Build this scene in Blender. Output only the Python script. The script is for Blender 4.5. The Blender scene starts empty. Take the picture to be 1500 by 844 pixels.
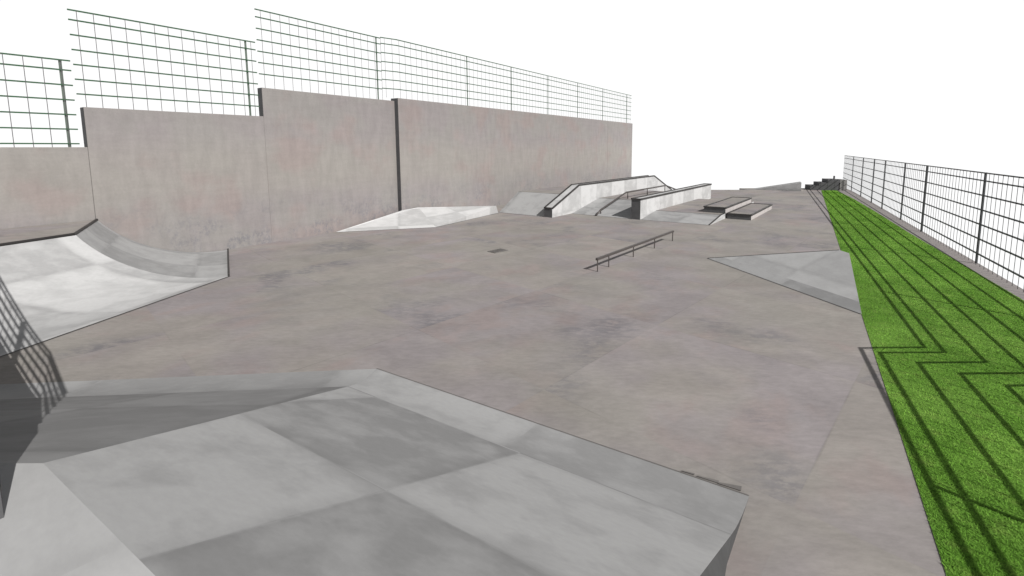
import bpy, bmesh, math, random
import numpy as np
from mathutils import Vector, Matrix
random.seed(7)
scene = bpy.context.scene
COL = scene.collection

# ------------------------------------------------------------------ materials
class NT:
    """small helper around a node tree"""
    def __init__(self, tree):
        self.t = tree; self.n = tree.nodes; self.l = tree.links
    def node(self, kind, **kw):
        nd = self.n.new(kind)
        for k, v in kw.items(): setattr(nd, k, v)
        return nd
    def put(self, sock, v):
        if isinstance(v, bpy.types.NodeSocket): self.l.new(v, sock)
        else: sock.default_value = v
    def math(self, op, a, b=0.0, c=None, clamp=False):
        nd = self.node('ShaderNodeMath', operation=op, use_clamp=clamp)
        self.put(nd.inputs[0], a); self.put(nd.inputs[1], b)
        if c is not None: self.put(nd.inputs[2], c)
        return nd.outputs[0]
    def noise(self, vec, scale, detail=5.0, rough=0.6, dist=0.0):
        nd = self.node('ShaderNodeTexNoise'); self.put(nd.inputs['Vector'], vec)
        self.put(nd.inputs['Scale'], scale); self.put(nd.inputs['Detail'], detail)
        self.put(nd.inputs['Roughness'], rough); self.put(nd.inputs['Distortion'], dist)
        return nd.outputs['Fac']
    def mapping(self, vec, loc=(0, 0, 0), rot=(0, 0, 0), sc=(1, 1, 1)):
        nd = self.node('ShaderNodeMapping'); self.put(nd.inputs['Vector'], vec)
        nd.inputs['Location'].default_value = loc; nd.inputs['Rotation'].default_value = rot
        nd.inputs['Scale'].default_value = sc
        return nd.outputs[0]
    def ramp(self, fac, a, b, lo=0.0, hi=1.0):
        nd = self.node('ShaderNodeMapRange', interpolation_type='SMOOTHSTEP')
        self.put(nd.inputs[0], fac); self.put(nd.inputs[1], a); self.put(nd.inputs[2], b)
        self.put(nd.inputs[3], lo); self.put(nd.inputs[4], hi)
        return nd.outputs[0]
    def mix(self, fac, a, b, blend='MIX'):
        nd = self.node('ShaderNodeMix', data_type='RGBA', blend_type=blend)
        self.put(nd.inputs['Factor'], fac)
        self.put(nd.inputs['A'], a if isinstance(a, bpy.types.NodeSocket) else (*a, 1))
        self.put(nd.inputs['B'], b if isinstance(b, bpy.types.NodeSocket) else (*b, 1))
        return nd.outputs['Result']
    def scale_col(self, col, fac):
        nd = self.node('ShaderNodeVectorMath', operation='SCALE')
        self.put(nd.inputs[0], col if isinstance(col, bpy.types.NodeSocket) else col)
        self.put(nd.inputs['Scale'], fac)
        return nd.outputs[0]
    def sep(self, vec):
        nd = self.node('ShaderNodeSeparateXYZ'); self.put(nd.inputs[0], vec); return nd.outputs
    def vmath(self, op, a, b=None):
        nd = self.node('ShaderNodeVectorMath', operation=op); self.put(nd.inputs[0], a)
        if b is not None: self.put(nd.inputs[1], b)
        return nd.outputs[0]

def new_mat(name, rough=0.85):
    m = bpy.data.materials.new(name); m.use_nodes = True
    t = NT(m.node_tree); b = t.n['Principled BSDF']
    b.inputs['Roughness'].default_value = rough
    b.inputs['Specular IOR Level'].default_value = 0.25
    return m, t, b

def bump(t, b, h, strength=0.2, dist=0.01):
    nd = t.node('ShaderNodeBump'); nd.inputs['Strength'].default_value = strength
    nd.inputs['Distance'].default_value = dist
    t.put(nd.inputs['Height'], h); t.l.new(nd.outputs[0], b.inputs['Normal'])

TILE = math.radians(47.8)
def mat_floor():
    m, t, b = new_mat('floor_concrete', 0.9)
    pos = t.node('ShaderNodeNewGeometry').outputs['Position']
    q = t.mapping(t.vmath('SUBTRACT', pos, (-3.65, 8.03, 0)), rot=(0, 0, -TILE), sc=(1, 1, 1))
    qs = t.vmath('SCALE', q); qs.node.inputs['Scale'].default_value = 1 / 2.45
    wob = t.noise(q, 3.0, 3)
    cell = t.vmath('FLOOR', qs)
    wn = t.node('ShaderNodeTexWhiteNoise', noise_dimensions='2D'); t.put(wn.inputs['Vector'], cell)
    rnd = wn.outputs['Value']
    qo = t.vmath('ADD', q, t.scale_col(wn.outputs['Color'], 3.0))          # every slab slightly shifted
    streak = t.noise(t.mapping(pos, rot=(0, 0, 0.62), sc=(1.0, 1.5, 1)), 1.0, 8, 0.66, 0.6)
    fine = t.noise(t.mapping(pos, rot=(0, 0, 0.62), sc=(1.0, 2.8, 1)), 7.0, 7, 0.74)
    big = t.noise(qo, 0.55, 3, 0.5)
    mid = t.noise(t.mapping(qo, sc=(1, 1.3, 1)), 1.1, 5, 0.55)
    col = t.mix(t.ramp(big, 0.42, 0.60), (0.260, 0.240, 0.224), (0.252, 0.230, 0.232))
    col = t.mix(t.ramp(mid, 0.50, 0.66, 0, 0.55), col, (0.268, 0.220, 0.210))
    col = t.mix(t.ramp(t.noise(pos, 0.33, 4, 0.5), 0.46, 0.60, 0, 0.75), col, (0.252, 0.238, 0.218))
    blot = t.math('MULTIPLY', t.ramp(t.noise(t.mapping(qo, loc=(3.1, 1.7, 0)), 0.62, 3, 0.5), 0.52, 0.70),
                  t.ramp(t.noise(t.mapping(pos, rot=(0, 0, .62), sc=(1, 2.2, 1)), 4.5, 6, 0.75), 0.38, 0.58))
    col = t.mix(t.math('MULTIPLY', blot, 0.75), col, (0.150, 0.146, 0.158))
    tone = t.math('MULTIPLY', t.ramp(streak, 0.30, 0.70, 0.90, 1.10), t.ramp(fine, 0.28, 0.72, 0.90, 1.09))
    tone = t.math('MULTIPLY', tone, t.math('MULTIPLY_ADD', rnd, 0.10, 0.95))
    fr = t.sep(t.vmath('FRACTION', qs))
    def edge(v): return t.math('MINIMUM', v, t.math('SUBTRACT', 1.0, v))
    e = t.math('MINIMUM', edge(fr[0]), edge(fr[1]))
    e = t.math('ADD', e, t.math('MULTIPLY', t.math('SUBTRACT', wob, 0.5), 0.006))
    seam = t.math('MULTIPLY', t.ramp(e, 0.0012, 0.006, 1, 0), t.ramp(t.noise(pos, 0.6, 2), 0.40, 0.62))
    tone = t.math('MULTIPLY', tone, t.math('SUBTRACT', 1.0, t.math('MULTIPLY', seam, 0.15)))
    col = t.scale_col(col, tone); t.l.new(col, b.inputs['Base Color'])
    bump(t, b, fine, 0.12, 0.006)
    return m

def mat_ramp(name, light, dark, cell=1.45, off=(0, 0), soft=0.05, warm=0.0, rough=0.75, grain=1.0):
    """smooth poured concrete laid in alternating light and dark bays, UV in metres"""
    m, t, b = new_mat(name, rough)
    uv = t.node('ShaderNodeUVMap').outputs[0]
    p = t.vmath('SUBTRACT', uv, (off[0], off[1], 0))
    cu, cv = cell if isinstance(cell, tuple) else (cell, cell)
    ps = t.mapping(p, sc=(1 / cu, 1 / cv, 1))
    warp = t.noise(uv, 2.0, 3)
    x, y, _ = t.sep(ps)
    def tri(v):   # smooth square wave -1..1 with period two cells
        s = t.math('SINE', t.math('MULTIPLY', v, math.pi))
        return t.ramp(s, -soft * 2, soft * 2, -1, 1)
    chk = t.math('MULTIPLY_ADD', t.math('MULTIPLY', tri(x), tri(y)), 0.5, 0.5)
    wn = t.node('ShaderNodeTexWhiteNoise', noise_dimensions='2D'); t.put(wn.inputs['Vector'], t.vmath('FLOOR', ps))
    sh = t.vmath('ADD', p, t.scale_col(wn.outputs['Color'], 5.0))
    cloud = t.noise(t.mapping(sh, rot=(0, 0, 0.5), sc=(1, 1.3, 1)), 2.3, 6, 0.56, 0.2)
    fine = t.noise(t.mapping(uv, sc=(1, 2.0, 1)), 14.0, 5, 0.65)
    f = t.math('ADD', t.math('MULTIPLY_ADD', chk, 0.74, 0.05), t.ramp(cloud, 0.25, 0.75, -0.34 * grain, 0.58 * grain), clamp=True)
    c1 = (light * (1 + warm), light, light * (1 - warm)); c2 = (dark * (1 + warm), dark, dark * (1 - warm))
    col = t.mix(f, c2, c1)
    fr = t.sep(t.vmath('FRACTION', ps))
    def edge(v): return t.math('MINIMUM', v, t.math('SUBTRACT', 1.0, v))
    e = t.math('MINIMUM', edge(fr[0]), edge(fr[1]))
    e = t.math('ADD', e, t.math('MULTIPLY', t.math('SUBTRACT', warp, 0.5), 0.05))
    seam = t.math('MULTIPLY', t.ramp(e, 0.0, 0.07, 1, 0), 0.10)
    tone = t.math('MULTIPLY', t.ramp(fine, 0.2, 0.8, 0.955, 1.045), t.math('SUBTRACT', 1.0, seam))
    t.l.new(t.scale_col(col, tone), b.inputs['Base Color'])
    bump(t, b, fine, 0.06, 0.004)
    return m

def mat_wall():
    m, t, b = new_mat('wall_concrete', 0.9)
    uv = t.node('ShaderNodeUVMap').outputs[0]
    pos = t.node('ShaderNodeNewGeometry').outputs['Position']
    z = t.sep(pos)[2]
    big = t.noise(t.mapping(uv, sc=(0.8, 0.9, 1)), 0.7, 4, 0.55)
    patch = t.noise(t.mapping(uv, loc=(4, 2, 0)), 0.75, 5, 0.5)
    vert = t.noise(t.mapping(uv, sc=(3.2, 0.8, 1)), 1.5, 7, 0.68)
    hor = t.noise(t.mapping(uv, sc=(0.6, 3.5, 1)), 2.2, 5, 0.65)
    fine = t.noise(uv, 22, 5, 0.7)
    col = t.mix(t.ramp(big, 0.42, 0.6), (0.240, 0.227, 0.218), (0.236, 0.217, 0.215))
    band = t.math('MULTIPLY', t.ramp(z, 0.9, 1.7), t.ramp(z, 2.2, 3.1, 1, 0))
    col = t.mix(t.math('MULTIPLY', band, 0.55), col, (0.264, 0.248, 0.226))
    col = t.mix(t.ramp(patch, 0.50, 0.66, 0, 0.62), col, (0.252, 0.208, 0.198))
    low = t.math('MULTIPLY', t.ramp(z, 0.2, 1.6, 1, 0), t.ramp(t.noise(t.mapping(uv, loc=(1, 9, 0)), 0.9, 4, 0.6), 0.44, 0.58))
    speck = t.ramp(t.noise(t.mapping(uv, sc=(1.6, 1, 1)), 7, 5, 0.75), 0.42, 0.62)
    col = t.mix(t.math('MULTIPLY', t.math('MULTIPLY', low, speck), 0.85), col, (0.168, 0.165, 0.176))
    tone = t.math('MULTIPLY', t.ramp(vert, 0.25, 0.75, 0.91, 1.08), t.ramp(hor, 0.25, 0.75, 0.96, 1.035))
    tone = t.math('MULTIPLY', tone, t.ramp(fine, 0.2, 0.8, 0.95, 1.05))
    tone = t.math('MULTIPLY', tone, t.ramp(z, 2.4, 4.2, 1.0, 0.93))
    t.l.new(t.scale_col(col, tone), b.inputs['Base Color'])
    bump(t, b, fine, 0.12, 0.006)
    return m

def mat_plain(name, col, rough=0.6, metal=0.0, var=0.12, scale=6.0):
    m, t, b = new_mat(name, rough)
    pos = t.node('ShaderNodeNewGeometry').outputs['Position']
    n = t.noise(pos, scale, 5, 0.65)
    t.l.new(t.scale_col(col, t.ramp(n, 0.25, 0.75, 1 - var, 1 + var)), b.inputs['Base Color'])
    b.inputs['Metallic'].default_value = metal
    return m

def mat_grass(name, k=1.0, var=0.34):
    m, t, b = new_mat(name, 0.95)
    b.inputs['Specular IOR Level'].default_value = 0.1
    pos = t.node('ShaderNodeNewGeometry').outputs['Position']
    big = t.noise(pos, 0.9, 4, 0.55); mid = t.noise(pos, 6, 4, 0.6); fine = t.noise(pos, 60, 5, 0.75)
    col = t.mix(t.ramp(big, 0.38, 0.64), (0.058 * k, 0.128 * k, 0.016 * k), (0.076 * k, 0.150 * k, 0.023 * k))
    col = t.mix(t.ramp(mid, 0.5, 0.75, 0, 0.5), col, (0.104 * k, 0.152 * k, 0.034 * k))
    patch = t.math('MULTIPLY', t.ramp(t.noise(pos, 0.45, 5, 0.6), 0.34, 0.66, 0.94, 1.14), t.ramp(t.noise(pos, 3.2, 5, 0.65), 0.3, 0.7, 0.93, 1.10))
    col = t.scale_col(col, patch)
    t.l.new(t.scale_col(col, t.ramp(fine, 0.28, 0.72, 1 - var, 1 + var)), b.inputs['Base Color'])
    bump(t, b, fine, 0.5, 0.01)
    return m

M = dict(
    floor=mat_floor(), wall=mat_wall(),
    front=mat_ramp('bank_concrete', 0.345, 0.222, (1.70, 1.46), (-1.00, 0.61), soft=0.02),
    side=mat_ramp('shaded_bank_concrete', 0.245, 0.185, 1.45, (0.3, 0.4)),  # darker copy of the bank mix, shade of the averted face in its colour
    side_lip=mat_ramp('side_transition_concrete', 0.330, 0.255, 2.6, (-2.2, -0.9)),
    lip=mat_ramp('transition_concrete', 0.345, 0.240, 2.2, (0.0, -0.9)),
    deck=mat_ramp('deck_concrete', 0.395, 0.355, 2.4, (0.3, 0.4)),  # brighter copy of the bank mix, sun on the flat top in its colour
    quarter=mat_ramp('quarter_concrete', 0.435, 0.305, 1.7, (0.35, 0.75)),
    quarter_side=mat_ramp('quarter_side_concrete', 0.345, 0.255, 1.5, (0.2, 0.5)),  # darker copy of the quarter mix, weaker sun put into the colour
    white=mat_ramp('pale_concrete', 0.500, 0.380, 1.3, (0.2, 0.1), grain=1.3),
    hip=mat_ramp('hip_concrete', 0.535, 0.400, 1.5, (0.2, 0.1)),
    bank=mat_ramp('grey_bank_concrete', 0.345, 0.255, 2.0, (0.7, 0.1), grain=1.4),
    tri=mat_ramp('blue_grey_concrete', 0.400, 0.330, 1.45, (0.6, 0.6)),
    dark=mat_plain('lit_side_concrete', (0.19, 0.185, 0.18), 0.9),  # stair side only; lighter than the steps to paint in its sunlight
    ledge=mat_plain('ledge_concrete', (0.40, 0.375, 0.365), 0.85, 0, 0.1, 4),
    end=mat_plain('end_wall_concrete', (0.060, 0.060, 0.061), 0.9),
    step=mat_plain('step_and_shade_concrete', (0.085, 0.085, 0.088), 0.9),  # dark grey that also paints shade onto faces turned from the sun
    edge=mat_plain('steel_edge', (0.050, 0.047, 0.046), 0.5, 0.2),
    rail=mat_plain('rail_steel', (0.085, 0.075, 0.072), 0.45, 0.3),
    green=mat_plain('green_fence_paint', (0.030, 0.082, 0.040), 0.5),
    greenpost=mat_plain('grey_green_post', (0.12, 0.15, 0.125), 0.5),
    wire=mat_plain('galvanised_wire', (0.13, 0.125, 0.13), 0.4, 0.3),
    black=mat_plain('dark_fence_paint', (0.036, 0.038, 0.040), 0.5),
    strip=mat_plain('kerb_concrete', (0.235, 0.215, 0.210), 0.9),
    grass=mat_grass('turf', 1.36), blade=mat_grass('grass_blades', 2.35, 0.20),
    drain=mat_plain('drain_iron', (0.165, 0.155, 0.148), 0.6, 0.2),
    slot=mat_plain('drain_slot', (0.10, 0.095, 0.09), 0.9),
)

# ------------------------------------------------------------------ mesh helpers
def auto_uv(me, frame=None):
    uvl = me.uv_layers.new(name='UVMap')
    for p in me.polygons:
        n = p.normal
        if frame:
            o, e1, e2 = frame
        else:
            o = Vector((0, 0, 0))
            e1 = Vector((0, 0, 1)).cross(n)
            e1 = e1.normalized() if e1.length > 0.15 else Vector((0.74, -0.67, 0))
            e2 = n.cross(e1)
        for li in p.loop_indices:
            d = me.vertices[me.loops[li].vertex_index].co - o
            uvl.data[li].uv = (d.dot(e1), d.dot(e2))

def make(name, verts, faces, mat, parent=None, frame=None, bevel=0.0, smooth=False, uv=None):
    me = bpy.data.meshes.new(name)
    me.from_pydata([tuple(v) for v in verts], [], faces)
    bm = bmesh.new(); bm.from_mesh(me)
    if uv is None: bmesh.ops.recalc_face_normals(bm, faces=bm.faces)
    if bevel:
        bmesh.ops.bevel(bm, geom=[e for e in bm.edges if len(e.link_faces) == 2 and e.calc_face_angle(0) > 0.4],
                        offset=bevel, segments=2, affect='EDGES', profile=0.6)
    bm.to_mesh(me); bm.free(); me.update()
    if uv is not None:
        uvl = me.uv_layers.new(name='UVMap')
        for lp in me.loops: uvl.data[lp.index].uv = uv[lp.vertex_index]
    else: auto_uv(me, frame)
    if smooth:
        for p in me.polygons: p.use_smooth = True
    me.materials.append(mat)
    o = bpy.data.objects.new(name, me); COL.objects.link(o)
    if parent is not None: o.parent = parent; o.matrix_parent_inverse = parent.matrix_world.inverted()
    return o

def tag(o, label=None, cat=None, group=None, kind=None):
    if label: o['label'] = label
    if cat: o['category'] = cat
    if group: o['group'] = group
    if kind: o['kind'] = kind
    return o

def thing(name, label, cat, loc, group=None):
    e = bpy.data.objects.new(name, None); COL.objects.link(e)
    e.empty_display_size = 0.3; e.location = loc
    e.matrix_world = Matrix.Translation(Vector(loc))
    return tag(e, label, cat, group)

class Geo:
    def __init__(self): self.v = []; self.f = []
    def prism(self, bottom, top):
        n = len(bottom); b = len(self.v); self.v += [tuple(p) for p in bottom] + [tuple(p) for p in top]
        self.f.append(tuple(b + i for i in reversed(range(n)))); self.f.append(tuple(b + n + i for i in range(n)))
        for i in range(n):
            j = (i + 1) % n; self.f.append((b + i, b + j, b + n + j, b + n + i))
        return self
    def poly(self, pts, z0, z1):
        return self.prism([(x, y, z0) for x, y in pts], [(x, y, z1) for x, y in pts])
    def bar(self, a, b, w, h=None):
        """square bar between two points"""
        a = Vector(a); b = Vector(b); d = (b - a).normalized(); h = h or w
        s = Vector((0, 0, 1)).cross(d)
        s = s.normalized() if s.length > 1e-4 else Vector((1, 0, 0))
        u = d.cross(s)
        c = [s * (sx * w / 2) + u * (uz * h / 2) for sx, uz in ((-1, -1), (1, -1), (1, 1), (-1, 1))]
        return self.prism([a + k for k in c], [b + k for k in c])
    def tube(self, pts, r, n=10):
        pts = [Vector(p) for p in pts]; rings = []
        for i, p in enumerate(pts):
            d = (pts[min(i + 1, len(pts) - 1)] - pts[max(i - 1, 0)]).normalized()
            s = Vector((0, 0, 1)).cross(d)
            s = s.normalized() if s.length > 1e-4 else Vector((1, 0, 0)); u = d.cross(s)
            b = len(self.v)
            self.v += [tuple(p + s * r * math.cos(2 * math.pi * k / n) + u * r * math.sin(2 * math.pi * k / n)) for k in range(n)]
            rings.append(b)
        for a, b in zip(rings, rings[1:]):
            for k in range(n): self.f.append((a + k, a + (k + 1) % n, b + (k + 1) % n, b + k))
        self.f.append(tuple(rings[0] + k for k in reversed(range(n)))); self.f.append(tuple(rings[-1] + k for k in range(n)))
        return self
    def build(self, name, mat, parent=None, **kw): return make(name, self.v, self.f, mat, parent, **kw)

def V2(p, q, t): return (p[0] + q[0] * t, p[1] + q[1] * t)

# ------------------------------------------------------------------ setting
g = Geo().poly([(-17, -7), (1.2, -7), (9.70, 10.18), (17.6, 26.3), (18.9, 29.2), (12.2, 29.2), (12.2, 28.1), (7.3, 28.1),
                (6.9, 34.2), (-12, 34.2), (-17, 20)], -0.35, 0.0)
tag(g.build('ground', M['floor']), kind='structure')

def grass_left(y): return 2.44 + 0.5585 * (y - 2.55)
FENCE = lambda y: 9.60 + 0.489 * (y - 10.18)
NEAR = lambda y: 5.77 + 0.456 * (y - 4.03)
right_pts = [(17.38, 27.69), (15.3, 22.9), (13.2, 18.4), (10.98, 13.81), (9.08, 9.71), (8.11, 7.63), (6.42, 4.2), (5.55, 4.1), (NEAR(0.4) - 0.2, 0.4)]
lawn = [(grass_left(0.4), 0.4)] + [(p[0], p[1]) for p in reversed(right_pts)] + [(16.48, 27.69)]
g = Geo(); g.v = [(x, y, 0.005) for x, y in lawn]; g.f = [tuple(range(len(lawn)))]
tag(g.build('lawn', M['grass']), kind='structure')
ks = right_pts + [(NEAR(0.4) + .08, 0.4), (NEAR(4.0) + .08, 3.98), (FENCE(4.0) + .08, 4.0), (FENCE(27.69) + .08, 27.69)]
g = Geo(); g.v = [(x, y, 0.004) for x, y in ks]; g.f = [tuple(range(len(ks)))]
tag(g.build('kerb_strip', M['strip']), kind='structure')

def make_blades():
    rng = np.random.default_rng(3)
    n = 260000
    y = 2.2 + (27.6 - 2.2) * rng.random(n) ** 2.6
    ry = np.array([p[1] for p in reversed(right_pts)]); rx = np.array([p[0] for p in reversed(right_pts)])
    xr = np.interp(y, ry, rx); xl = 2.44 + 0.5585 * (y - 2.55)
    x = xl + 0.006 + (xr - xl - 0.01) * rng.random(n)
    h = 0.006 + 0.008 * rng.random(n); w = 0.0018 + 0.0015 * rng.random(n)
    w *= 1 + y / 9
    a = rng.random(n) * 2 * math.pi; la = rng.random(n) * 2 * math.pi; ln = h * (1.0 + 1.6 * rng.random(n))
    co = np.empty((n, 3, 3), np.float32)
    co[:, 0] = np.stack([x - w * np.cos(a), y - w * np.sin(a), np.full(n, 0.004)], 1)
    co[:, 1] = np.stack([x + w * np.cos(a), y + w * np.sin(a), np.full(n, 0.004)], 1)
    co[:, 2] = np.stack([x + ln * np.cos(la), y + ln * np.sin(la), 0.005 + h], 1)
    me = bpy.data.meshes.new('grass')
    me.vertices.add(3 * n); me.vertices.foreach_set('co', co.ravel())
    me.loops.add(3 * n); me.loops.foreach_set('vertex_index', np.arange(3 * n, dtype=np.int32))
    me.polygons.add(n); me.polygons.foreach_set('loop_start', np.arange(0, 3 * n, 3, dtype=np.int32))
    me.update(calc_edges=True); me.materials.append(M['blade'])
    o = bpy.data.objects.new('grass', me); COL.objects.link(o)
    tag(o, kind='stuff', label='short bright green turf blades in the strip beside the right-hand fence', cat='grass')
make_blades()

# ------------------------------------------------------------------ tall concrete wall (stepped sections) and its fences
W0 = Vector((-8.09, 11.56)); D = Vector((0.540, 0.842)).normalized(); N = Vector((D.y, -D.x))
def wp(s, off=0.0):
    p = W0 + D * s + N * off; return (p.x, p.y)
def wall(s0, s1, h, off, thick, label, end=0):
    o = Geo().poly([wp(s0, off), wp(s1, off), wp(s1, off - thick), wp(s0, off - thick)], -0.02, h).build('concrete_wall', M['wall'], bevel=0.008)
    tag(o, label, 'wall', 'sections of the tall stepped concrete wall')
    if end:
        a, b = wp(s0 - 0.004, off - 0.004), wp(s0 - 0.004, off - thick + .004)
        make('end_shade', [(*a, end), (*b, end), (*b, h - .006), (*a, h - .006)], [(0, 1, 2, 3)], M['step'], o)  # dark sheet painting the shade on the unlit end of the section
    return o
wall(-13.0, -2.383, 2.59, 0.0, 0.22, 'lowest section of the tall concrete wall, behind the quarter pipe deck at far left')
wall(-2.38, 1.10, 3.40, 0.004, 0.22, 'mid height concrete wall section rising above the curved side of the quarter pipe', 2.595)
wall(1.103, 5.40, 4.15, 0.0, 0.22, 'concrete wall section between the two steps in the wall top, left of the full height dark shaded end', 3.405)
wall(5.403, 22.0, 4.24, 0.18, 0.36, 'longest concrete wall section, running from the full height dark shaded end to behind the hubba ledge', 0.004)
wall(22.015, 26.1, 4.24, 0.18, 0.36, 'short far end section of the tall concrete wall beyond a thin vertical joint')

RAILS = (0.0, 0.19, 0.48, 0.77, 1.06, 1.35, 1.64)
def fence(label, pts, top, base, posts, mats, step=0.25, rails=RAILS, rw=0.027, pw=0.034, ww=0.008, sweep=None):
    """pts: plan polyline; posts: distances along it"""
    P = [Vector((*p, 0)) for p in pts]
    seg = [(b - a).length for a, b in zip(P, P[1:])]; L = sum(seg)
    def at(s):
        for a, b, l in zip(P, P[1:], seg):
            if s <= l + 1e-6: return a + (b - a) * (s / l), (b - a).normalized()
            s -= l
        return P[-1], (P[-1] - P[-2]).normalized()
    r = thing('mesh_fence', label, 'fence', (P[0].x, P[0].y, base))
    for z in rails:
        gg = Geo()
        for a, b in zip(P, P[1:]):
            e = (b - a).normalized() * (rw / 2 if len(P) > 2 else 0)
            gg.bar(a - e * (a != P[0]) + Vector((0, 0, top - z)), b + e * (b != P[-1]) + Vector((0, 0, top - z)), rw, rw)
        gg.build('rail', mats[0], r)
    for s in posts:
        p, d = at(s); off = Vector((d.y, -d.x, 0)) * -(pw / 2 + rw / 2 + 0.002)
        p = p + off
        Geo().bar(p + Vector((0, 0, base)), p + Vector((0, 0, top + 0.012)), pw).build('post', mats[1], r)
    gg = Geo(); s = step * 0.5; e = rw / 2 + ww / 2 + 0.001
    while s < L:
        p, d = at(s); p = p + Vector((d.y, -d.x, 0)) * e
        gg.bar(p + Vector((0, 0, base)), p + Vector((0, 0, top)), ww); s += step
    gg.build('wire_mesh', mats[2], r)
    return r
GM = (M['green'], M['greenpost'], M['wire']); BM = (M['black'], M['black'], M['black'])
fence('green mesh fence standing lowest, on the wall section at far left', [wp(-7.0, -.08), wp(-2.48, -.08)], 4.30, 2.59,
      [4.38 - 0.05 - 3.0 - 0.9, 4.38], GM)
fence('green mesh fence with a free left end, on the middle height wall section', [wp(-2.44, -.08), wp(1.05, -.08)], 5.30, 3.40, [3.27], GM)
fence('green mesh fence highest in the picture, on the wall section left of the dark shaded wall end', [wp(1.10, -.08), wp(4.98, -.08)], 6.15, 4.15, [3.74], GM)
fence('long green mesh fence running along the longest wall section to its far end', [wp(4.985, -.08), wp(5.5, 0.09), wp(26.0, 0.09)], 6.18, 4.24,
      [4.05, 7.0, 10.1, 13.25, 16.5, 20.3], GM)

# ------------------------------------------------------------------ dark fence along the grass
fy = [27.69 + 0.6, 27.26, 24.24, 21.55, 19.39, 16.44, 14.09, 10.18, 6.4]
A = Vector((FENCE(30.5), 30.5)); B = Vector((FENCE(4.06), 4.06))
def fs(y): return (Vector((FENCE(y), y)) - A).length
tot = (B - A).length
nearA = Vector((5.78, 4.05))
p_near = [(A.x, A.y), (B.x, B.y), (nearA.x, nearA.y), (NEAR(-3.5), -3.5)]
jog = (nearA - B).length
def ns(y): return tot + jog + (Vector((NEAR(y), y)) - nearA).length
fence('dark wire mesh fence along the outer edge of the grass strip at right', p_near, 2.03, 0.0,
      [fs(y) for y in fy[1:]] + [ns(1.58), ns(-1.4)], BM, rails=(0.0, 0.17, 0.49, 0.81, 1.13, 1.45, 1.78), rw=0.027, pw=0.033, ww=0.0065, step=0.22)

# ------------------------------------------------------------------ low wall with fence just left of the deck
E0, K0, M0 = (-2.06, 1.615), (-3.33, 2.64), (-6.05, 4.54)
def offs(a, b, k):
    v = Vector((b[0] - a[0], b[1] - a[1])).normalized(); return Vector((v.y, -v.x)) * k
o1 = offs(E0, K0, -0.18); o2 = offs(K0, M0, -0.18); om = (o1 + o2) / 2
pl = [E0, K0, M0, (M0[0] + o2.x, M0[1] + o2.y), (K0[0] + om.x, K0[1] + om.y), (E0[0] + o1.x, E0[1] + o1.y)]
lw = Geo().poly(pl, -0.02, 2.02).build('low_wall', M['step'])  # dark grey paints the unlit side of the wall into its colour
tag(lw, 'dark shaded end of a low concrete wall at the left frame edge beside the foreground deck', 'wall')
c = lambda p, o: (p[0] + o.x * .15, p[1] + o.y * .15)
fence('dark mesh fence on the low wall beside the deck at the left frame edge', [c(E0, o1), c(K0, om), c(M0, o2)], 3.55, 2.02, [3.1, 4.6], BM,
      rails=(0, 0.17, 0.45, 0.73, 1.01, 1.29), rw=0.022, pw=0.04, ww=0.004, step=0.30)

# ------------------------------------------------------------------ foreground hip bank with deck
F0 = Vector((-2.0, 5.21, 0)); F1 = Vector((1.52, 3.20, 0)); H0 = 1.2
R0 = Vector((-2.24, 1.92, H0)); e1 = (F1 - F0).normalized()
R1 = R0 + e1 * 2.40
R1.z = H0
LF = Vector((-9.2, 4.56, 0)); LR = Vector((-9.2, 1.86, H0))
fb = thing('hip_bank', 'large grey concrete hip bank with flat deck filling the foreground', 'skate ramp', (F0.x, F0.y, 0))
def prof(t, run=3.05, r=0.60):
    m = H0 / (run - r / 2); x = t * run
    return m * x * x / (2 * r) if x < r else m * (x - r / 2)
TS = [0, .04, .08, .12, .16, .197]
def sheet(foot, top, ts, nu=8):
    vs, uv, fc = [], [], []
    for t in ts:
        for i in range(nu + 1):
            a = foot[0].lerp(foot[1], i / nu); b = top[0].lerp(top[1], i / nu); p = a.lerp(b, t); p.z = prof(t)
            vs.append(p)
    for j in range(len(ts) - 1):
        for i in range(nu): k = j * (nu + 1) + i; fc.append((k, k + 1, k + nu + 2, k + nu + 1))
    return vs, fc
nn = (F1 - F0).cross(R0 - F0).normalized(); e2 = nn.cross(e1)
lx = (LR - R0).normalized(); ln = (R0 - F0).cross(lx).normalized()
fr_front = (F0, e1, e2)
le2 = Vector((0, -0.93, 0.37))
fr_left = (F0, Vector((-1, -0.07, 0)).normalized(), le2)
TS2 = [.197, .6, 1.0]
v, f = sheet((F0, F1), (R0, R1), TS); make('transition', v, f, M['lip'], fb, frame=fr_front, smooth=True)
v, f = sheet((F0, F1), (R0, R1), TS2); make('bank_face', v, f, M['front'], fb, frame=fr_front)
v, f = sheet((F0, LF), (R0, LR), TS); make('transition', v, f, M['side_lip'], fb, frame=fr_left, smooth=True)
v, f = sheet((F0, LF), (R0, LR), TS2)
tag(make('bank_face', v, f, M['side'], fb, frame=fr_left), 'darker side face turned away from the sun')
BK = Vector((1.3, -2.2, 0))   # back of the deck, behind the camera
dk = [R1, R0, LR, Vector((-9.2, -2.2, H0)), Vector((-1.30, -2.2, H0))]
make('deck', [tuple(p) for p in dk], [(0, 1, 2, 3, 4)], M['deck'], fb)
side = [F1]
for t in TS[1:] + TS2[1:]: p = F1.lerp(R1, t); p.z = prof(t); side.append(p)
end = [Vector((-1.30, -2.2, H0)), Vector((-1.30, -2.2, 0)), Vector((R1.x, R1.y, 0))]
tag(make('end_wall', [tuple(p) for p in side + end], [tuple(range(len(side) + 3))], M['end'], fb), 'dark vertical end wall of the bank')
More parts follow.
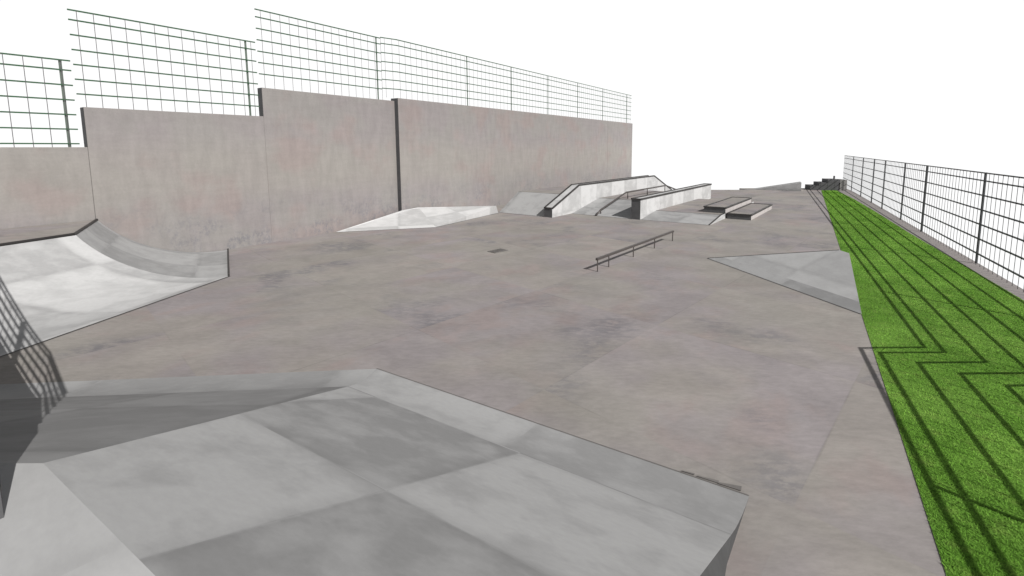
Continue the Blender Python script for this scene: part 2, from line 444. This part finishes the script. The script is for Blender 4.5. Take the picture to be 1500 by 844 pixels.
def strip_line(a, b, w, z, side_v):
    s = Vector((*side_v, 0)).normalized() * w
    a = Vector((*a, z)); b = Vector((*b, z))
    gg = Geo(); gg.v = [tuple(a), tuple(b), tuple(b + s), tuple(a + s)]; gg.f = [(0, 1, 2, 3)]; return gg
strip_line(F0[:2], F1[:2], 0.008, 0.004, (0.5, 0.87)).build('edge_joint', M['drain'], fb)
# dark slivers added on the foot edge at the right corner of the bank
for k, (t, w_, l) in enumerate(((0.985, .05, .16), (0.945, .028, .16), (0.90, .016, .10))):
    p = F0.lerp(F1, t); q = p - e1 * l; nrm = Vector((0.5, 0.87, 0))
    gg = Geo(); a0 = q + nrm * .015; b0 = p + nrm * .02
    gg.prism([a0 + Vector((0, 0, .004)), b0 + Vector((0, 0, .004)), b0 + nrm * w_ + Vector((0, 0, .004)), a0 + nrm * w_ * .3 + Vector((0, 0, .004))],
             [a0 + Vector((0, 0, .010)), b0 + Vector((0, 0, .010)), b0 + nrm * w_ + Vector((0, 0, .010)), a0 + nrm * w_ * .3 + Vector((0, 0, .010))])
    gg.build('edge_sliver', M['drain'], fb)

# ------------------------------------------------------------------ corner quarter pipe
QH = 1.09
P1 = Vector((-8.20, 7.95)); P2 = Vector((*wp(-2.37, 0.01),)); P0 = P1 + Vector((-0.258, -0.966)) * 6
Q1 = Vector((-6.40, 9.13)); Q2 = Vector((-8.06, 11.545)); Q0 = Q1 + Vector((-0.112, -0.994)) * 7.4
qp = thing('quarter_pipe', 'pale curved concrete quarter pipe turning a corner against the tall wall at left', 'skate ramp', (Q1.x, Q1.y, 0))
def qz(t):   # t=0 coping, 1 foot: arc tangent to the floor
    R = 2.05; run = math.sqrt(2 * R * QH - QH * QH); x = run * (1 - t)
    return R - math.sqrt(R * R - x * x)
def qsheet(ca, cb, fa, fb_, name, mat, nu=12, nt=24):
    vs, uv, fc = [], [], []
    L = (cb - ca).length; arc = 0; prev = None
    for j in range(nt + 1):
        t = j / nt
        m_ = ((ca + cb) / 2).lerp((fa + fb_) / 2, t); m3 = Vector((m_.x, m_.y, qz(t)))
        if prev is not None: arc += (m3 - prev).length
        prev = m3
        for i in range(nu + 1):
            s = i / nu; p = (ca.lerp(cb, s)).lerp(fa.lerp(fb_, s), t)
            vs.append((p.x, p.y, qz(t) + 0.004)); uv.append((s * (fb_ - fa).length, arc))
    for j in range(nt):
        for i in range(nu): k = j * (nu + 1) + i; fc.append((k, k + nu + 1, k + nu + 2, k + 1))
    return make(name, vs, fc, mat, qp, smooth=True, uv=uv)
qsheet(P1, P0, Q1, Q0, 'curved_face', M['quarter'])
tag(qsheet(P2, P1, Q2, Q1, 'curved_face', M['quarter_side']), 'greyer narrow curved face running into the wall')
bkA = wp(-2.40, 0.012); bkB = wp(-11.5, 0.012)
Geo().poly([(P2.x, P2.y), (P1.x, P1.y), (P0.x, P0.y), (P0.x - 3.0, P0.y + 1.0), bkB, bkA], QH - 0.12, QH - 0.002).build('deck', M['floor'], qp)
def coping(a, b): return Geo().tube([(a.x, a.y, QH), (b.x, b.y, QH)], 0.025)
coping(P1, P0).build('coping', M['edge'], qp, smooth=True)
coping(P2, P1).build('coping', M['edge'], qp, smooth=True)
strip_line(Q1, Q0, 0.035, 0.006, (1, 0)).build('edge_strip', M['edge'], qp)
Geo().bar((Q1.x, Q1.y, .02), (Q2.x, Q2.y, .02), 0.03, 0.04).build('edge_strip', M['edge'], qp)

# ------------------------------------------------------------------ pale hip ramp at the foot of the wall
hipv = [(-6.44, 14.00, 0.003), (-3.59, 14.88, 0.003), (-1.89, 18.17, 0.003),
        (*wp(5.15, 0.19), .36), (-4.58, 16.50, .44), (-1.95, 17.95, .31),
        (*wp(11.5, .19), .003), (-4.2, 16.62, 0.44), (-1.80, 18.35, .0)]
hp = thing('hip_ramp', 'low very pale concrete hip ramp against the wall below the dark shaded wall end', 'skate ramp', (-3.6, 15.5, 0))
make('ramp_face', [hipv[0], hipv[1], hipv[4], hipv[3]], [(0, 1, 2), (0, 2, 3)], M['hip'], hp)
make('ramp_face', [hipv[1], hipv[2], hipv[5], hipv[4]], [(0, 1, 2, 3)], M['hip'], hp)
wq = wp(10.2, 0.182); we = wp(5.42, .182)
make('back_face', [hipv[4], hipv[5], (*wq, .003), (*we, .40), hipv[2], hipv[3]], [(0, 1, 2, 3), (1, 4, 2), (0, 3, 5)], M['hip'], hp)
strip_line((-6.44, 14.0), (-3.59, 14.88), .03, .0035, (.3, -1)).build('edge_strip', M['edge'], hp)
strip_line((-3.59, 14.88), (-1.89, 18.17), .03, .0035, (1, -.5)).build('edge_strip', M['edge'], hp)

# ------------------------------------------------------------------ banks, hubba ledge, grind ledge, pads
U = Vector((0.588, 0.809)).normalized(); X = Vector((0.860, -0.510)).normalized()
def pv(p, s=0.0, w=0.0):
    q = Vector((p[0], p[1])) + U * s + X * w; return (q.x, q.y)
def bank(label, a, b, run, h, length, back, mat_side=None):
    """a, b: foot corners; rises along U"""
    r = thing('bank_ramp', label, 'skate ramp', (*a, 0))
    A2, B2 = pv(a, run), pv(b, run); A3, B3 = pv(a, length), pv(b, length)
    make('bank_face', [(*a, .004), (*b, .004), (*B2, h), (*A2, h)], [(0, 1, 2, 3)], M['bank'], r)
    make('deck', [(*A2, h), (*B2, h), (*B3, h), (*A3, h)], [(0, 1, 2, 3)], M['floor'], r)
    for p0_, p2_, p3_, in ((a, A2, A3), (b, B2, B3)):
        v = [(*p0_, .0), (*p2_, h - .001), (*p3_, h - .001), (*p3_, 0)]
        if back: v.insert(3, (*pv(p3_, back), 0)); v.pop()
        make('side_wall', v, [tuple(range(len(v)))], mat_side or M['white'], r)
    if back:
        make('back_face', [(*A3, h), (*B3, h), (*pv(b, length + back), .004), (*pv(a, length + back), .004)], [(0, 1, 2, 3)], M['bank'], r)
    else:
        make('back_face', [(*A3, h), (*B3, h), (*B3, 0), (*A3, 0)], [(0, 1, 2, 3)], M['ledge'], r)
    strip_line(a, b, .035, .0035, (-U.x, -U.y)).build('edge_strip', M['edge'], r)
    z = h + .004
    gg = strip_line(A2, B2, .04, z, (U.x, U.y)); gg.build('edge_strip', M['edge'], r)
    return r
b1a, b1b = (-1.87, 18.33), (-0.10, 17.19)
bank('steepest grey bank ramp, between the pale hip ramp and the sloped hubba ledge', b1a, b1b, 1.20, .74, 9.2, 2.9)
b2a, b2b = (1.02, 18.02), (3.10, 16.62)
bank('grey bank ramp carrying the handrail, between the hubba ledge and the straight pale ledge', b2a, b2b, 2.1, .42, 6.6, 1.9)
b3a, b3b = (3.40, 16.47), (5.46, 15.28)
b3 = bank('lowest bank ramp leading up to the flat manual pad, right of the straight pale ledge', b3a, b3b, 1.36, .18, 6.35, 0)
# dark steel line on the pad's right edge
q0, q1 = pv(b3b, 0.0), pv(b3b, 1.36); q2 = pv(b3b, 1.9)
Geo().bar((*pv(q0, 0, -.02), .012), (*pv(q1, 0, -.02), .19), .045, .02).bar((*pv(q1, 0, -.02), .19), (*pv(q2, 0, -.02), .19), .045, .02).build('steel_edge', M['edge'], b3)

# hubba ledge
hb = thing('hubba_ledge', 'tall pale hubba ledge sloping up then flat then down, with dark coping', 'skate ledge', (0.2, 16.9, 0))
hp0 = (0.225, 16.93); HW = -0.34
profile = [(0.0, 0.33), (1.86, 1.07), (9.3, 1.07), (11.9, 0.12), (11.9, 0.0), (0.0, 0.0)]
ri = [(*pv(hp0, s), z) for s, z in profile]; le = [(*pv(hp0, s, HW), z) for s, z in profile]
gg = Geo(); gg.prism(ri, le); gg.f = [q for q in gg.f if True]
gg.build('body', M['white'], hb, bevel=0.006)
make('front_shade', [(*pv(hp0, -.004), 0), (*pv(hp0, -.004, HW), 0), (*pv(hp0, -.004, HW), .325), (*pv(hp0, -.004), .325)], [(0, 1, 2, 3)], M['step'], hb)  # thin dark sheet, painted shade on the end away from the sun
for w in (0.0, HW):
    cp = Geo()
    for (s0, z0), (s1, z1) in zip(profile[:3], profile[1:4]):
        cp.bar((*pv(hp0, s0, w), z0 + .012), (*pv(hp0, s1, w), z1 + .012), .05, .05)
    cp.build('steel_edge', M['edge'], hb)
Geo().bar((*pv(hp0, 0, -.03), .345), (*pv(hp0, 0, HW + .03), .345), .05, .05).build('steel_edge', M['edge'], hb)

# straight ledge
lb = thing('grind_ledge', 'long straight pale ledge with a dark square front end and dark top edging', 'skate ledge', (3.36, 16.44, 0))
l0 = (3.37, 16.45); LW = -0.34; LL = 8.35
Geo().poly([pv(l0), pv(l0, LL), pv(l0, LL, LW), pv(l0, 0, LW)], 0, .73).build('body', M['white'], lb, bevel=0.008)
make('front_shade', [(*pv(l0, -.004), 0), (*pv(l0, -.004, LW), 0), (*pv(l0, -.004, LW), .70), (*pv(l0, -.004), .70)], [(0, 1, 2, 3)], M['step'], lb)  # shade of the front end, painted as a dark sheet
for a, b_ in ((pv(l0, 0), pv(l0, LL)), (pv(l0, 0, LW), pv(l0, LL, LW)), (pv(l0, 0), pv(l0, 0, LW)), (pv(l0, LL), pv(l0, LL, LW))):
    Geo().bar((*a, .735), (*b_, .735), .055, .055).build('steel_edge', M['edge'], lb)

# two low pads
def pad(label, p, length, width, z0, z1):
    r = thing('manual_pad', label, 'skate ledge', (*p, z0), 'low stepped manual pads right of the banks')
    Geo().poly([pv(p), pv(p, length), pv(p, length, -width), pv(p, 0, -width)], z0, z1).build('body', M['ledge'], r, bevel=.006)
    make('front_shade', [(*pv(p, -.004), z0 + .002), (*pv(p, -.004, -width), z0 + .002), (*pv(p, -.004, -width), z1 - .02), (*pv(p, -.004), z1 - .02)], [(0, 1, 2, 3)], M['step'], r)  # dark sheet standing in for shade on the pad front
    make('top_face', [(*q, z1 + .003) for q in (pv(p, .02, -.02), pv(p, length - .02, -.02), pv(p, length - .02, -width + .02), pv(p, .02, -width + .02))], [(0, 1, 2, 3)], M['floor'], r)
    for a, b_ in ((pv(p), pv(p, length)), (pv(p, 0, -width), pv(p, length, -width)), (pv(p), pv(p, 0, -width)), (pv(p, length), pv(p, length, -width))):
        Geo().bar((*a, z1 + .002), (*b_, z1 + .002), .06, .045).build('steel_edge', M['edge'], r)
pad('higher low pad with dark edges, resting on the flat deck beside the straight ledge', pv(b3b, 1.85, -.004), 4.0, .76, .182, .38)
pad('lower outer pad with dark edges, standing on the floor in front of the higher pad', (7.28, 16.30), 3.7, .80, 0.0, .185)

# handrail on the second bank
hr = thing('handrail', 'thin dark steel handrail going up the bank beside the hubba ledge', 'handrail', (2.09, 17.6, 0))
h0 = (2.09, 17.61)
pts = [(*pv(h0, -.35), .03), (*pv(h0, 0.0), .20), (*pv(h0, 2.14), .70), (*pv(h0, 6.5), .70), (*pv(h0, 8.7), .22)]
Geo().tube(pts, .033).build('rail', M['rail'], hr, smooth=True)
for s, za, zb in ((0.0, 0, .2), (2.3, .42, .70), (4.3, .42, .70), (6.4, .42, .70)):
    Geo().tube([(*pv(h0, s), za), (*pv(h0, s), zb)], .022).build('post', M['rail'], hr, smooth=True)

# flat rail on the open floor
fr = thing('flat_rail', 'low free standing flat grind rail on five thin posts in the middle of the floor', 'grind rail', (1.05, 9.44, 0))
ra, rb = Vector((1.05, 9.46, .27)), Vector((3.53, 12.70, .27))
Geo().bar(ra, rb, .05, .05).build('rail', M['rail'], fr, bevel=.006)
for t in (0.01, .125, .41, .70, .99):
    p = ra.lerp(rb, t); Geo().bar((p.x, p.y, 0), (p.x, p.y, .246), .022).build('post', M['rail'], fr)

# drain cover
dr = thing('drain_cover', 'small dark iron drain cover set in the open floor left of the grind rail', 'drain', (-1.2, 11.45, 0))
ta = Vector((0.67, 0.74)); tb = Vector((0.74, -0.67)); dc = Vector((-1.21, 11.42))
def dq(a, b): q = dc + ta * a + tb * b; return (q.x, q.y)
Geo().poly([dq(-.22, -.15), dq(.22, -.15), dq(.22, .15), dq(-.22, .15)], 0.0, .012).build('frame', M['drain'], dr, bevel=.004)
gg = Geo()
for k in range(5): s = -.16 + k * .08; gg.poly([dq(s - .015, -.11), dq(s + .015, -.11), dq(s + .015, .11), dq(s - .015, .11)], .010, .0145)
gg.build('grate', M['slot'], dr)

# ------------------------------------------------------------------ corner bank on the right, next to the grass
tb_ = thing('corner_bank', 'blue grey triangular concrete bank rising towards the grass strip at right', 'skate ramp', (3.8, 10.6, 0))
Ta, Tb = Vector((3.79, 10.66, .004)), Vector((4.93, 7.00, .004)); Tc, Td = Vector((5.90, 8.86, .54)), Vector((5.88, 9.14, .54))
te1 = (Tb - Ta).normalized(); tn = (Tb - Ta).cross(Tc - Ta).normalized(); te2 = tn.cross(te1)
# transition strip along the foot
Sa = Ta.lerp(Td, .13); Sb = Tb.lerp(Tc, .17)
make('transition', [Ta, Tb, Sb, Sa], [(0, 1, 2), (0, 2, 3)], M['lip'], tb_, frame=(Ta, te1, te2))
make('bank_face', [Sa, Sb, Tc, Td], [(0, 1, 2), (0, 2, 3)], M['tri'], tb_, frame=(Ta, te1, te2))
make('back_wall', [Tb, Tc, Td, Ta, (Tc.x, Tc.y, 0), (Td.x, Td.y, 0)], [(0, 1, 4), (1, 2, 5, 4), (2, 3, 5)], M['ledge'], tb_)
strip_line(Ta[:2], Tb[:2], .03, .0035, (-.9, -.3)).build('edge_strip', M['edge'], tb_)
Geo().bar(Ta, Td, .02, .012).build('edge_strip', M['edge'], tb_)

# ------------------------------------------------------------------ far wedge and steps
wd = thing('wedge_ramp', 'pale grey wedge shaped launch ramp at the far edge of the floor', 'skate ramp', (13.9, 27.8, 0))
wa, wb = Vector((12.77, 28.30)), Vector((15.02, 27.24)); dpt = Vector((0.42, 0.90)) * 1.0
gg = Geo(); tri_f = [(wa.x, wa.y, 0), (wb.x, wb.y, 0), (wb.x, wb.y, .5)]
gg.prism(tri_f, [(x + dpt.x, y + dpt.y, z) for x, y, z in tri_f]); gg.build('body', M['bank'], wd)
strip_line(wa, wb, .04, .004, (-.4, -.9)).build('edge_strip', M['edge'], wd)

st = thing('stair_block', 'dark stepped concrete stairs with a small post at the far end of the grass', 'stairs', (16.8, 27.9, 0))
SV = Vector((0.97, -0.22)).normalized(); SU = Vector((0.22, 0.97)).normalized(); s0 = Vector((15.95, 27.95))
def sp(a, b): q = s0 + SV * a + SU * b; return (q.x, q.y)
for k, (x0, x1, zt) in enumerate(((0.0, 1.55, .27), (.47, 1.55, .46), (.93, 1.60, .65))):
    zb = (0, .272, .462)[k]
    Geo().poly([sp(x0, 0), sp(x1, 0), sp(x1, 1.0), sp(x0, 1.0)], zb, zt).build('step', M['step'], st, bevel=.012)
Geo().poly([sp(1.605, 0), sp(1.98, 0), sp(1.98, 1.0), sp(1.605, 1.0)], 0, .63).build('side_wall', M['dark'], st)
Geo().bar((*sp(1.30, .1), .655), (*sp(1.30, .1), .87), .07).build('post', M['step'], st)

# ------------------------------------------------------------------ sun and sky
SUN_EL = math.radians(40); sx, sy = 0.70, -0.714           # horizontal direction towards the sun
sd = bpy.data.lights.new('sun', 'SUN'); sd.energy = 4.65; sd.angle = math.radians(0.3); sd.color = (1.0, 0.975, 0.945)
so = bpy.data.objects.new('sun', sd); COL.objects.link(so)
to_sun = Vector((sx * math.cos(SUN_EL), sy * math.cos(SUN_EL), math.sin(SUN_EL)))
so.rotation_euler = to_sun.to_track_quat('Z', 'Y').to_euler(); so.location = to_sun * 40
world = bpy.data.worlds.new('World'); scene.world = world; world.use_nodes = True
t = NT(world.node_tree); bg = t.n['Background']
sky = t.node('ShaderNodeTexSky', sky_type='NISHITA'); sky.sun_disc = False
sky.sun_elevation = SUN_EL; sky.sun_rotation = math.atan2(sx, sy)
hsv = t.node('ShaderNodeHueSaturation'); hsv.inputs['Saturation'].default_value = 0.25
t.l.new(sky.outputs[0], hsv.inputs['Color'])
zc = t.sep(t.node('ShaderNodeTexCoord').outputs['Generated'])[2]
haze = t.ramp(zc, 0.34, 0.62, 1.0, 0.0)                     # bright white haze low over the horizon, upper sky dimmed to hold ambient down
STR = 0.10
col = t.mix(haze, t.scale_col(hsv.outputs[0], 0.42), (1.04 / STR, 1.04 / STR, 1.04 / STR))
t.l.new(col, bg.inputs['Color']); bg.inputs['Strength'].default_value = STR

# ------------------------------------------------------------------ camera
cd = bpy.data.cameras.new('camera'); co = bpy.data.objects.new('camera', cd); COL.objects.link(co)
cd.sensor_width = 36; cd.lens = 680 / 1500 * 36
cd.shift_x = -(800 - 750) / 1500; cd.shift_y = -(422 - 293) / 1500
cd.clip_start = 0.05; cd.clip_end = 500
co.location = (0, 0, 2.6); co.rotation_euler = (math.pi / 2 - math.atan(78 / 680), 0, 0)
scene.camera = co
scene.view_settings.view_transform = 'Standard'; scene.view_settings.look = 'None'
scene.view_settings.exposure = 0; scene.view_settings.gamma = 1
